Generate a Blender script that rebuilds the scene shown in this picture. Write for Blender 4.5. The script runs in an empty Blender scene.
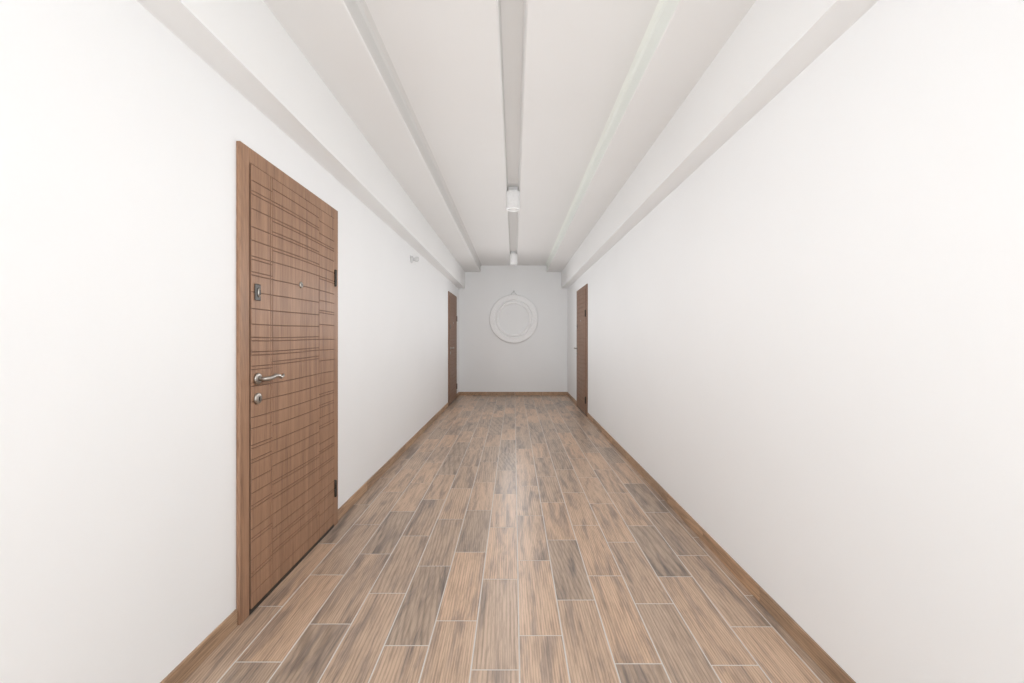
import bpy, bmesh, math, random
from mathutils import Vector, Matrix
random.seed(7)
H=1.23; XL=-1.19; XR=1.15; YB=-2.2; YF=9.25
scene=bpy.context.scene
try:
    scene.view_settings.view_transform='Standard'
    scene.view_settings.look='None'
except Exception as e: print(e)

# ---------------- materials ----------------
def new_mat(name):
    m=bpy.data.materials.new(name); m.use_nodes=True
    nt=m.node_tree; return m,nt,nt.nodes['Principled BSDF']
def N(nt,t,**k):
    n=nt.nodes.new(t)
    for a,b in k.items(): setattr(n,a,b)
    return n
def ramp(nt,stops):
    r=N(nt,'ShaderNodeValToRGB'); e=r.color_ramp.elements
    e[0].position=stops[0][0]; e[0].color=(*stops[0][1],1)
    e[1].position=stops[-1][0]; e[1].color=(*stops[-1][1],1)
    for p,c in stops[1:-1]:
        x=e.new(p); x.color=(*c,1)
    return r
def mixc(nt,fac,a,b,blend='MIX'):
    m=N(nt,'ShaderNodeMix',data_type='RGBA',blend_type=blend)
    if isinstance(fac,(int,float)): m.inputs[0].default_value=fac
    else: nt.links.new(fac,m.inputs[0])
    for i,v in ((6,a),(7,b)):
        if isinstance(v,tuple): m.inputs[i].default_value=(*v,1)
        else: nt.links.new(v,m.inputs[i])
    return m.outputs[2]
def plaster(name,col,bump=0.05,rough=0.75,scale=14):
    m,nt,b=new_mat(name)
    tc=N(nt,'ShaderNodeTexCoord'); n=N(nt,'ShaderNodeTexNoise'); n.inputs['Scale'].default_value=scale
    n.inputs['Detail'].default_value=6
    nt.links.new(tc.outputs['Object'],n.inputs['Vector'])
    bp=N(nt,'ShaderNodeBump'); bp.inputs['Strength'].default_value=bump; bp.inputs['Distance'].default_value=0.01
    nt.links.new(n.outputs['Fac'],bp.inputs['Height']); nt.links.new(bp.outputs[0],b.inputs['Normal'])
    n2=N(nt,'ShaderNodeTexNoise'); n2.inputs['Scale'].default_value=1.3
    nt.links.new(tc.outputs['Object'],n2.inputs['Vector'])
    r=ramp(nt,[(0.3,tuple(c*0.985 for c in col)),(0.7,col)])
    nt.links.new(n2.outputs['Fac'],r.inputs[0]); nt.links.new(r.outputs[0],b.inputs['Base Color'])
    b.inputs['Roughness'].default_value=rough; b.inputs['Specular IOR Level'].default_value=0.2
    return m
def simple(name,col,rough=0.4,metal=0.0):
    m,nt,b=new_mat(name)
    tc=N(nt,'ShaderNodeTexCoord'); n=N(nt,'ShaderNodeTexNoise'); n.inputs['Scale'].default_value=40
    nt.links.new(tc.outputs['Object'],n.inputs['Vector'])
    r=ramp(nt,[(0.3,tuple(c*0.94 for c in col)),(0.7,col)])
    nt.links.new(n.outputs['Fac'],r.inputs[0]); nt.links.new(r.outputs[0],b.inputs['Base Color'])
    b.inputs['Roughness'].default_value=rough; b.inputs['Metallic'].default_value=metal
    return m
def wood(name,axis,stops,rough=0.45,attr=None,grain=1.0,bumps=0.15,fine=0.65,ring=0.45,fc=150,tone=None):
    """axis = long direction of grain"""
    m,nt,b=new_mat(name)
    tc=N(nt,'ShaderNodeTexCoord'); vec=tc.outputs['Object']
    if attr:
        at=N(nt,'ShaderNodeAttribute',attribute_name=attr)
        vm=N(nt,'ShaderNodeVectorMath',operation='MULTIPLY_ADD')
        nt.links.new(at.outputs['Color'],vm.inputs[0]); vm.inputs[1].default_value=(23,41,17)
        nt.links.new(vec,vm.inputs[2]); vec=vm.outputs[0]
    def mp(s_long,s_cross):
        q=N(nt,'ShaderNodeMapping'); s=[s_cross]*3; s[axis]=s_long
        q.inputs['Scale'].default_value=s; nt.links.new(vec,q.inputs['Vector']); return q.outputs[0]
    n1=N(nt,'ShaderNodeTexNoise'); n1.inputs['Scale'].default_value=1; n1.inputs['Detail'].default_value=7; n1.inputs['Distortion'].default_value=0.4; n1.inputs['Roughness'].default_value=0.66
    nt.links.new(mp(1.9,18*grain),n1.inputs['Vector'])
    n2=N(nt,'ShaderNodeTexNoise'); n2.inputs['Scale'].default_value=1; n2.inputs['Detail'].default_value=8; n2.inputs['Roughness'].default_value=0.7
    nt.links.new(mp(6,fc*grain),n2.inputs['Vector'])
    w=N(nt,'ShaderNodeTexWave',wave_type='RINGS',rings_direction='SPHERICAL'); w.inputs['Scale'].default_value=4.0
    w.inputs['Distortion'].default_value=3.5; w.inputs['Detail'].default_value=3; w.inputs['Detail Scale'].default_value=1.2
    nt.links.new(mp(0.8,8*grain),w.inputs['Vector'])
    r=ramp(nt,stops); nt.links.new(n1.outputs['Fac'],r.inputs[0])
    fr=ramp(nt,[(0.40,(0.50,0.49,0.48)),(0.53,(1,1,1))]); nt.links.new(n2.outputs['Fac'],fr.inputs[0])
    c=mixc(nt,fine,r.outputs[0],fr.outputs[0],'MULTIPLY')
    wr=ramp(nt,[(0.0,(0.58,0.58,0.58)),(0.45,(1,1,1))]); nt.links.new(w.outputs['Fac'],wr.inputs[0])
    c=mixc(nt,ring,c,wr.outputs[0],'MULTIPLY')
    if attr:
        sp=N(nt,'ShaderNodeSeparateColor'); nt.links.new(at.outputs['Color'],sp.inputs[0])
        tr=ramp(nt,tone or [(0.0,(0.84,0.86,0.88)),(0.5,(1,0.99,0.98)),(1.0,(1.10,1.06,1.02))]); nt.links.new(sp.outputs[0],tr.inputs[0])
        c=mixc(nt,1.0,c,tr.outputs[0],'MULTIPLY')
    nt.links.new(c,b.inputs['Base Color'])
    b.inputs['Roughness'].default_value=rough
    bp=N(nt,'ShaderNodeBump'); bp.inputs['Strength'].default_value=bumps; bp.inputs['Distance'].default_value=0.002
    nt.links.new(n2.outputs['Fac'],bp.inputs['Height']); nt.links.new(bp.outputs[0],b.inputs['Normal'])
    return m
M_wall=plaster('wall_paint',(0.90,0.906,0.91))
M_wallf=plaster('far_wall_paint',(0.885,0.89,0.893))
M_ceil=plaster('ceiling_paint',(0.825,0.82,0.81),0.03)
M_beam=plaster('beam_paint',(0.875,0.875,0.87),0.03)
M_green=plaster('recess_edge_glow_tint',(0.86,0.89,0.85),0.02)  # pale green puts the glow on the right recess edge into the colour
M_grey=plaster('recess_shade_tint',(0.68,0.67,0.655),0.02)  # grey paints shade into the left recess face and the ceiling groove
M_floor=wood('wood_look_tile',1,[(0.30,(0.25,0.195,0.16)),(0.41,(0.38,0.285,0.225)),(0.50,(0.54,0.39,0.285)),(0.68,(0.62,0.455,0.34))],0.36,'rnd',fine=0.5,ring=0.6,fc=110,
   tone=[(0.0,(0.76,0.79,0.82)),(0.3,(0.90,0.91,0.92)),(0.6,(1.05,1.02,0.99)),(1.0,(1.14,1.08,1.02))])
M_base=wood('baseboard_tile',1,[(0.30,(0.32,0.205,0.13)),(0.5,(0.50,0.325,0.205)),(0.7,(0.58,0.39,0.25))],0.45,'rnd')
M_grout=simple('grout',(0.66,0.62,0.58),0.85)
M_door=wood('door_oak_veneer',2,[(0.28,(0.23,0.125,0.075)),(0.46,(0.345,0.193,0.116)),(0.6,(0.40,0.23,0.14)),(0.75,(0.45,0.265,0.165))],0.5,None,1.6,fine=0.42,ring=0.25)
M_door_b=wood('door_walnut_veneer',2,[(0.28,(0.17,0.09,0.055)),(0.46,(0.24,0.133,0.083)),(0.6,(0.28,0.157,0.098)),(0.75,(0.32,0.18,0.115))],0.5,None,1.6,fine=0.35,ring=0.2)
M_groove=simple('door_groove_wood',(0.19,0.105,0.065),0.7)
M_gap=simple('gap_shadow',(0.03,0.025,0.022),0.7)  # near-black colour stands in for the shadow line between casing and leaf
M_metal=simple('satin_nickel',(0.45,0.42,0.385),0.3,1.0)
M_dark=simple('dark_metal',(0.06,0.055,0.05),0.35,0.8)
M_white=simple('white_enamel',(0.90,0.90,0.90),0.35)
M_plastic=simple('white_plastic',(0.68,0.68,0.68),0.4)
M_gyps=simple('gypsum_white',(0.93,0.93,0.93),0.6)
M_lens=simple('lamp_diffuser',(0.85,0.84,0.80),0.5)

# ---------------- helpers ----------------
def obj(name,bm,mats,parent=None,smooth=False):
    me=bpy.data.meshes.new(name); bmesh.ops.recalc_face_normals(bm,faces=bm.faces) ; bm.to_mesh(me); bm.free()
    for m in (mats if isinstance(mats,list) else [mats]): me.materials.append(m)
    if smooth:
        for p in me.polygons: p.use_smooth=True
    o=bpy.data.objects.new(name,me); scene.collection.objects.link(o)
    if parent: o.parent=parent
    return o
def box_bm(bm,x0,x1,y0,y1,z0,z1,bev=0):
    r=bmesh.ops.create_cube(bm,size=1)
    for v in r['verts']:
        v.co=Vector((x0+(v.co.x+.5)*(x1-x0),y0+(v.co.y+.5)*(y1-y0),z0+(v.co.z+.5)*(z1-z0)))
    if bev:
        es={e for v in r['verts'] for e in v.link_edges}
        bmesh.ops.bevel(bm,geom=list(es),offset=bev,segments=2,affect='EDGES',profile=0.5)
def box(name,x0,x1,y0,y1,z0,z1,mat,parent=None,bev=0):
    bm=bmesh.new(); box_bm(bm,min(x0,x1),max(x0,x1),y0,y1,z0,z1,bev); return obj(name,bm,mat,parent)
def empty(name,loc=(0,0,0)):
    e=bpy.data.objects.new(name,None); e.location=loc; scene.collection.objects.link(e); e.empty_display_size=0.1; return e
def merge_group(E):
    """join all parts of an Empty into one mesh object carrying the Empty's name"""
    name=E.name; loc=E.location.copy(); kids=list(E.children)
    for k in kids: k.parent=None
    for o in bpy.context.selected_objects: o.select_set(False)
    for k in kids: k.select_set(True)
    bpy.context.view_layer.objects.active=kids[0]
    bpy.ops.object.join()
    bpy.data.objects.remove(E)
    kids[0].name=name; kids[0].location=loc
    return kids[0]
def lathe(bm,prof,seg=48,M=Matrix()):
    rings=[]
    for r,z in prof:
        if r<1e-6: rings.append([bm.verts.new(M@Vector((0,0,z)))])
        else: rings.append([bm.verts.new(M@Vector((r*math.cos(2*math.pi*i/seg),r*math.sin(2*math.pi*i/seg),z))) for i in range(seg)])
    for a,b in zip(rings,rings[1:]):
        for i in range(seg):
            j=(i+1)%seg
            if len(a)==1 and len(b)==1: continue
            if len(a)==1: bm.faces.new((a[0],b[i],b[j]))
            elif len(b)==1: bm.faces.new((a[i],a[j],b[0]))
            else: bm.faces.new((a[i],a[j],b[j],b[i]))
def tube(name,pts,rads,mat,parent=None,seg=12):
    bm=bmesh.new(); rings=[]
    pts=[Vector(p) for p in pts]
    for i,p in enumerate(pts):
        d=(pts[min(i+1,len(pts)-1)]-pts[max(i-1,0)]).normalized()
        up=Vector((0,0,1)) if abs(d.z)<0.9 else Vector((1,0,0))
        a=d.cross(up).normalized(); b=d.cross(a).normalized()
        r=rads[i] if isinstance(rads,(list,tuple)) else rads
        rings.append([bm.verts.new(p+a*r*math.cos(2*math.pi*k/seg)+b*r*math.sin(2*math.pi*k/seg)) for k in range(seg)])
    for A,B in zip(rings,rings[1:]):
        for k in range(seg): bm.faces.new((A[k],A[(k+1)%seg],B[(k+1)%seg],B[k]))
    bm.faces.new(rings[0]); bm.faces.new(rings[-1])
    return obj(name,bm,mat,parent,True)

# ---------------- room shell ----------------
ZC=H+1.42; ZR=H+1.56; ZG=ZR+0.05; ZT=3.0; ZB=H+1.064
box('wall_left',XL-0.15,XL,YB,YF,-0.1,ZT,M_wall)
box('wall_right',XR,XR+0.15,YB,YF,-0.1,ZT,M_wall)
box('wall_far',XL-0.15,XR+0.15,YF,YF+0.15,-0.1,ZT,M_wallf)
def extr(name,prof,mats,midx=None):
    bm=bmesh.new()
    A=[bm.verts.new((x,YB,z)) for x,z in prof]; B=[bm.verts.new((x,YF,z)) for x,z in prof]
    n=len(prof)
    for i in range(n):
        j=(i+1)%n
        f=bm.faces.new((A[i],A[j],B[j],B[i]))
        if midx: f.material_index=midx.get(i,0)
    bm.faces.new(A); bm.faces.new(list(reversed(B)))
    return obj(name,bm,mats)
gl,gr=-0.074,0.056
prof=[(-1.055,ZC),(-0.725,ZC),(-0.72,ZC+0.005),(-0.72,ZR-0.03),(-0.711,ZR-0.009),(-0.69,ZR),
      (gl-0.01,ZR),(gl,ZR+0.01),(gl+0.01,ZG),(gr-0.01,ZG),(gr,ZR+0.01),(gr+0.01,ZR),
      (0.67,ZR),(0.691,ZR-0.009),(0.70,ZR-0.03),(0.70,ZC+0.005),(0.705,ZC),(1.018,ZC),(1.018,ZT),(-1.055,ZT)]
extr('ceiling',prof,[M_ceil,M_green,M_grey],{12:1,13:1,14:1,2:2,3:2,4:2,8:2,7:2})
box('trim_beam_left',XL,-1.055,YB,YF,ZB,ZT,M_beam)
box('trim_beam_right',1.018,XR,YB,YF,ZB,ZT,M_beam)

# floor
TW,TL,G=0.180,0.60,0.0035
bm=bmesh.new(); col=bm.loops.layers.float_color.new('rnd')
def tile(x0,x1,y0,y1,z0,z1,bev=0.0012):
    c=(random.random(),random.random(),random.random(),1)
    v=[bm.verts.new(p) for p in [(x0,y0,z0),(x1,y0,z0),(x1,y1,z0),(x0,y1,z0)]]
    t=[bm.verts.new(p) for p in [(x0+bev,y0+bev,z1),(x1-bev,y0+bev,z1),(x1-bev,y1-bev,z1),(x0+bev,y1-bev,z1)]]
    fs=[bm.faces.new(t)]
    for i in range(4): fs.append(bm.faces.new((v[i],v[(i+1)%4],t[(i+1)%4],t[i])))
    for f in fs:
        f.material_index=0
        for l in f.loops: l[col]=c
x=0.022-TW*7; k=0
offs=[0.0,0.34,0.14,0.47,0.25,0.05,0.40,0.18,0.52,0.30]
while x<XR:
    x0=max(x,XL); x1=min(x+TW-G,XR)
    if x1-x0>0.01:
        y=YB-offs[k%10]-random.random()*0.08
        while y<YF:
            y0=max(y,YB); y1=min(y+TL-G,YF)
            if y1-y0>0.01: tile(x0,x1,y0,y1,-0.004,0)
            y+=TL
    x+=TW; k+=1
v=[bm.verts.new(p) for p in [(XL,YB,-0.0008),(XR,YB,-0.0008),(XR,YF,-0.0008),(XL,YF,-0.0008)]]
f=bm.faces.new(v); f.material_index=1
box_bm(bm,XL,XR,YB,YF,-0.1,-0.005)
o=obj('floor',bm,[M_floor,M_grout])

# ---------------- doors ----------------
DZ=2.075
def door(name,side,y0,W,Ht,handle_near=True,MD=None):
    MD=MD or M_door
    s=1 if side=='L' else -1; xw=XL if side=='L' else XR
    E=empty(name,(xw,y0,0))
    def P(u,n,z):
        uu=u if handle_near else W-u
        return Vector((s*n,uu,z))
    def pbox(nm,u0,u1,n0,n1,z0,z1,mat,bev=0.0):
        a=P(u0,n0,z0); b=P(u1,n1,z1)
        return box(nm,a.x,b.x,min(a.y,b.y),max(a.y,b.y),z0,z1,mat,E,bev)
    C=0.066; T=0.018
    pbox('casing_lock_side',0,C,0,T,0,Ht,MD,0.003)
    pbox('casing_hinge_side',W-C,W,0,T,0,Ht,MD,0.003)
    pbox('casing_top',C,W-C,0,T,Ht-C,Ht,MD,0.003)
    pbox('gap_shadow_sheet',C,W-C,0,0.004,0,Ht-C,M_gap)  # dark sheet behind the leaf, painted shadow for the gap around it
    pbox('threshold',C,W-C,0.004,T,0,0.018,M_dark)
    a=C+0.005; b=W-C-0.005; zb=0.024; zt=Ht-C-0.005
    pbox('leaf_core',a,b,0.004,0.0205,zb,zt,M_groove)
    bm=bmesh.new(); g=0.0017; gv=0.0009; n0=0.020; n1=0.0235; bv=0.0012
    def strip(u0,u1,fl,fh,segs):
        lo=[];hi=[];lo2=[];hi2=[]
        for i in range(segs+1):
            t=i/segs; u=u0+(u1-u0)*t; ui=u0+bv+(u1-u0-2*bv)*t
            lo.append(bm.verts.new(P(u,n0,fl(u)))); hi.append(bm.verts.new(P(u,n0,fh(u))))
            lo2.append(bm.verts.new(P(ui,n1,fl(u)+bv))); hi2.append(bm.verts.new(P(ui,n1,fh(u)-bv)))
        for i in range(segs):
            bm.faces.new((lo2[i],lo2[i+1],hi2[i+1],hi2[i]))
            bm.faces.new((lo[i],lo[i+1],lo2[i+1],lo2[i]))
            bm.faces.new((hi2[i],hi2[i+1],hi[i+1],hi[i]))
        bm.faces.new((lo[0],lo2[0],hi2[0],hi[0])); bm.faces.new((lo[-1],hi[-1],hi2[-1],lo2[-1]))
    cuts=[a,a+0.15,a+0.165,b-0.22,b]
    rb=random.Random(3); main=[]; z=zb
    while True:
        z+=rb.choice([0.065,0.07,0.075])
        if z>zt-0.05: break
        main.append(z)
    for ci in range(len(cuts)-1):
        u0=cuts[ci]+(gv if ci else 0); u1=cuts[ci+1]-(gv if ci<len(cuts)-2 else 0)
        rc=random.Random(20+(ci if ci!=1 else 0)); bounds=[]
        for z in main:
            q=rc.random(); d=rc.choice([0.0,0.0,0.0,0.015])
            bounds.append(z+d)
            if q<0.4: bounds.append(z+d+0.015)
        fl=lambda u:zb
        for z in bounds:
            fh=lambda u,z=z:z+0.003*math.sin((u-a)*6+z*3)
            strip(u0,u1,fl,(lambda u,f=fh:f(u)-g),10)
            fl=(lambda u,f=fh:f(u)+g)
        strip(u0,u1,fl,lambda u:zt,10)
    obj('leaf_panelling',bm,MD,E)
    n=n1
    R=Matrix.Rotation(math.radians(90)*s,4,'Y')
    def disc(nm,u,z,prof,mat,sz=1.0):
        bm=bmesh.new(); L=P(u,n,z); S=Matrix.Diagonal((sz,1,1,1))
        lathe(bm,prof,32,Matrix.Translation(L)@R@S); return obj(nm,bm,mat,E,True)
    hu=a+0.042; hz=1.045
    ros=[(0,0.0),(0.026,0.0),(0.026,0.006),(0.022,0.010),(0.012,0.011),(0,0.011)]
    disc('handle_rose',hu,hz,ros,M_metal)
    tube('handle_lever',[P(hu,n+0.006,hz),P(hu,n+0.035,hz),P(hu+0.006,n+0.050,hz),P(hu+0.025,n+0.055,hz+0.003),
        P(hu+0.055,n+0.055,hz+0.010),P(hu+0.085,n+0.054,hz+0.006),P(hu+0.105,n+0.053,hz-0.002),P(hu+0.125,n+0.052,hz+0.004),P(hu+0.132,n+0.05,hz+0.010)],
        [0.010,0.010,0.0105,0.010,0.0095,0.009,0.008,0.007,0.004],M_metal,E)
    disc('lock_rose',hu,hz-0.09,ros,M_metal)
    pbox('keyhole',hu-0.002,hu+0.002,n+0.011,n+0.0125,hz-0.10,hz-0.082,M_dark)
    pbox('upper_escutcheon',hu-0.022,hu+0.020,n,n+0.006,1.40,1.475,M_dark,0.003)
    disc('upper_lock',hu+0.003,1.437,[(0,0.005),(0.010,0.005),(0.010,0.009),(0.007,0.011),(0,0.011)],M_metal,2.1)
    disc('upper_lock_cover',hu+0.003,1.437,[(0,0.011),(0.006,0.011),(0.005,0.0125),(0,0.013)],M_dark,2.4)
    disc('peephole_ring',(a+b)/2+0.0,1.52,[(0.008,0.007),(0.012,0.007),(0.017,0.003),(0.018,0.0),(0,0)],M_metal)
    disc('peephole_lens',(a+b)/2+0.0,1.52,[(0.010,0.001),(0.008,0.005),(0,0.0075)],M_dark)
    for i,z in enumerate((0.25,1.62)):
        p=P(b+0.006,n+0.004,z)
        bm=bmesh.new(); lathe(bm,[(0,-0.055),(0.006,-0.055),(0.009,-0.05),(0.009,-0.002),(0.0075,0),(0.009,0.002),(0.009,0.05),(0.006,0.055),(0,0.055)],16,Matrix.Translation(p))
        obj('hinge_%d'%(i+1),bm,M_dark,E,True)
    return merge_group(E)
D1=(1.84,1.025); D2=(7.75,1.06); D3=(6.70,1.08)
door('door_1','L',D1[0],D1[1],DZ)
door('door_2','L',D2[0],D2[1],DZ,True,M_door_b)
door('door_3','R',D3[0],D3[1],DZ,False,M_door_b)

# ---------------- baseboards ----------------
def baseboard(name,segs,side):
    bm=bmesh.new(); col=bm.loops.layers.float_color.new('rnd')
    for (a,b) in segs:
        y=a
        L=0.6
        while y<b-0.001:
            e=min(y+L,b)
            old=set(bm.faces)
            if side=='L': box_bm(bm,XL,XL+0.009,y,e-0.002,0.0005,0.072,0.001)
            elif side=='R': box_bm(bm,XR-0.009,XR,y,e-0.002,0.0005,0.072,0.001)
            else: box_bm(bm,y,e-0.002,YF-0.009,YF,0.0005,0.072,0.001)
            c=(random.random(),random.random(),random.random(),1)
            for f in bm.faces:
                if f not in old:
                    for l in f.loops: l[col]=c
            y=e
    return obj(name,bm,M_base)
baseboard('baseboard_left',[(YB,D1[0]-0.001),(D1[0]+D1[1]+0.001,D2[0]-0.001),(D2[0]+D2[1]+0.001,YF)],'L')
baseboard('baseboard_right',[(YB,D3[0]-0.001),(D3[0]+D3[1]+0.001,YF)],'R')
baseboard('baseboard_far',[(XL+0.01,XR-0.01)],'F')

# ---------------- ceiling lamps ----------------
for i,y in enumerate((1.2,4.6,8.0)):
    E=empty('ceiling_lamp',(-0.009,y,ZR))
    bm=bmesh.new(); box_bm(bm,-0.05,0.05,-0.02,0.02,-0.001,0.05); obj('mounting_bracket',bm,M_white,E)
    bm=bmesh.new(); lathe(bm,[(0,0.0),(0.074,0.0),(0.074,-0.012),(0.070,-0.014),(0.070,-0.017),(0.074,-0.019),(0.074,-0.185),(0.071,-0.19),(0.064,-0.19),(0.060,-0.175),(0.058,-0.165),(0,-0.165)],48)
    o=obj('shade',bm,M_white,E,False)
    bm=bmesh.new(); lathe(bm,[(0.055,-0.168),(0.04,-0.172),(0,-0.174)],32); obj('diffuser',bm,M_lens,E,True)

# ---------------- round plaster medallion on far wall ----------------
E=empty('wall_medallion',(-0.005,YF,H+0.41))
R=Matrix.Rotation(math.radians(90),4,'X')
bm=bmesh.new(); lathe(bm,[(0.52,0.0),(0.52,0.045),(0.508,0.055),(0.42,0.055),(0.41,0.050),(0.405,0.022),(0.385,0.022),(0.38,0.040),(0.37,0.046),(0.34,0.046),(0.33,0.040),(0.325,0.0)],96,R)
obj('ring',bm,M_gyps,E,False)
tube('hanging_wire',[(-0.07,-0.006,0.50),(-0.04,-0.014,0.555),(0,-0.014,0.585),(0.04,-0.014,0.55),(0.07,-0.006,0.50)],0.006,M_plastic,E)
bm=bmesh.new(); lathe(bm,[(0,0.0),(0.02,0.0),(0.02,0.012),(0.012,0.02),(0,0.02)],20,Matrix.Translation((0,0,0.59))@R); obj('hook',bm,M_plastic,E,True)

# ---------------- small wall fixture on left wall ----------------
E=empty('wall_sensor',(XL,4.97,2.14))
R=Matrix.Rotation(math.radians(90),4,'Y')
bm=bmesh.new(); lathe(bm,[(0,0),(0.04,0),(0.04,0.012),(0.034,0.02),(0.018,0.024),(0.018,0.05),(0,0.05)],28,R); obj('base',bm,M_plastic,E,True)
bm=bmesh.new(); lathe(bm,[(0,-0.035),(0.022,-0.03),(0.03,-0.012),(0.03,0.008),(0.02,0.02),(0,0.024)],28,Matrix.Translation((0.07,0,0))@R); obj('head',bm,M_plastic,E,True)

# ---------------- light ----------------
w=bpy.data.worlds.new('World'); scene.world=w; w.use_nodes=True
bg=w.node_tree.nodes['Background']; bg.inputs[0].default_value=(0.96,0.985,1.0,1); bg.inputs[1].default_value=3.8
for i in range(8):  # added point lights without fixtures, even fill; last one stronger for the far wall
    ld=bpy.data.lights.new('corridor_fill','POINT'); ld.energy=7.5 if i<7 else 15; ld.shadow_soft_size=0.0; ld.color=(0.985,0.99,1.0)
    lo=bpy.data.objects.new('corridor_fill',ld); lo.location=(0,0.3+i*1.03,1.6); scene.collection.objects.link(lo)

cam=bpy.data.cameras.new('camera'); co=bpy.data.objects.new('camera',cam); scene.collection.objects.link(co)
co.location=(0,0,H); co.rotation_euler=(math.radians(90),0,0)
cam.sensor_width=36; cam.lens=430/1024*36; cam.shift_x=-2/1024; cam.shift_y=-3.5/1024; cam.clip_start=0.02
scene.camera=co
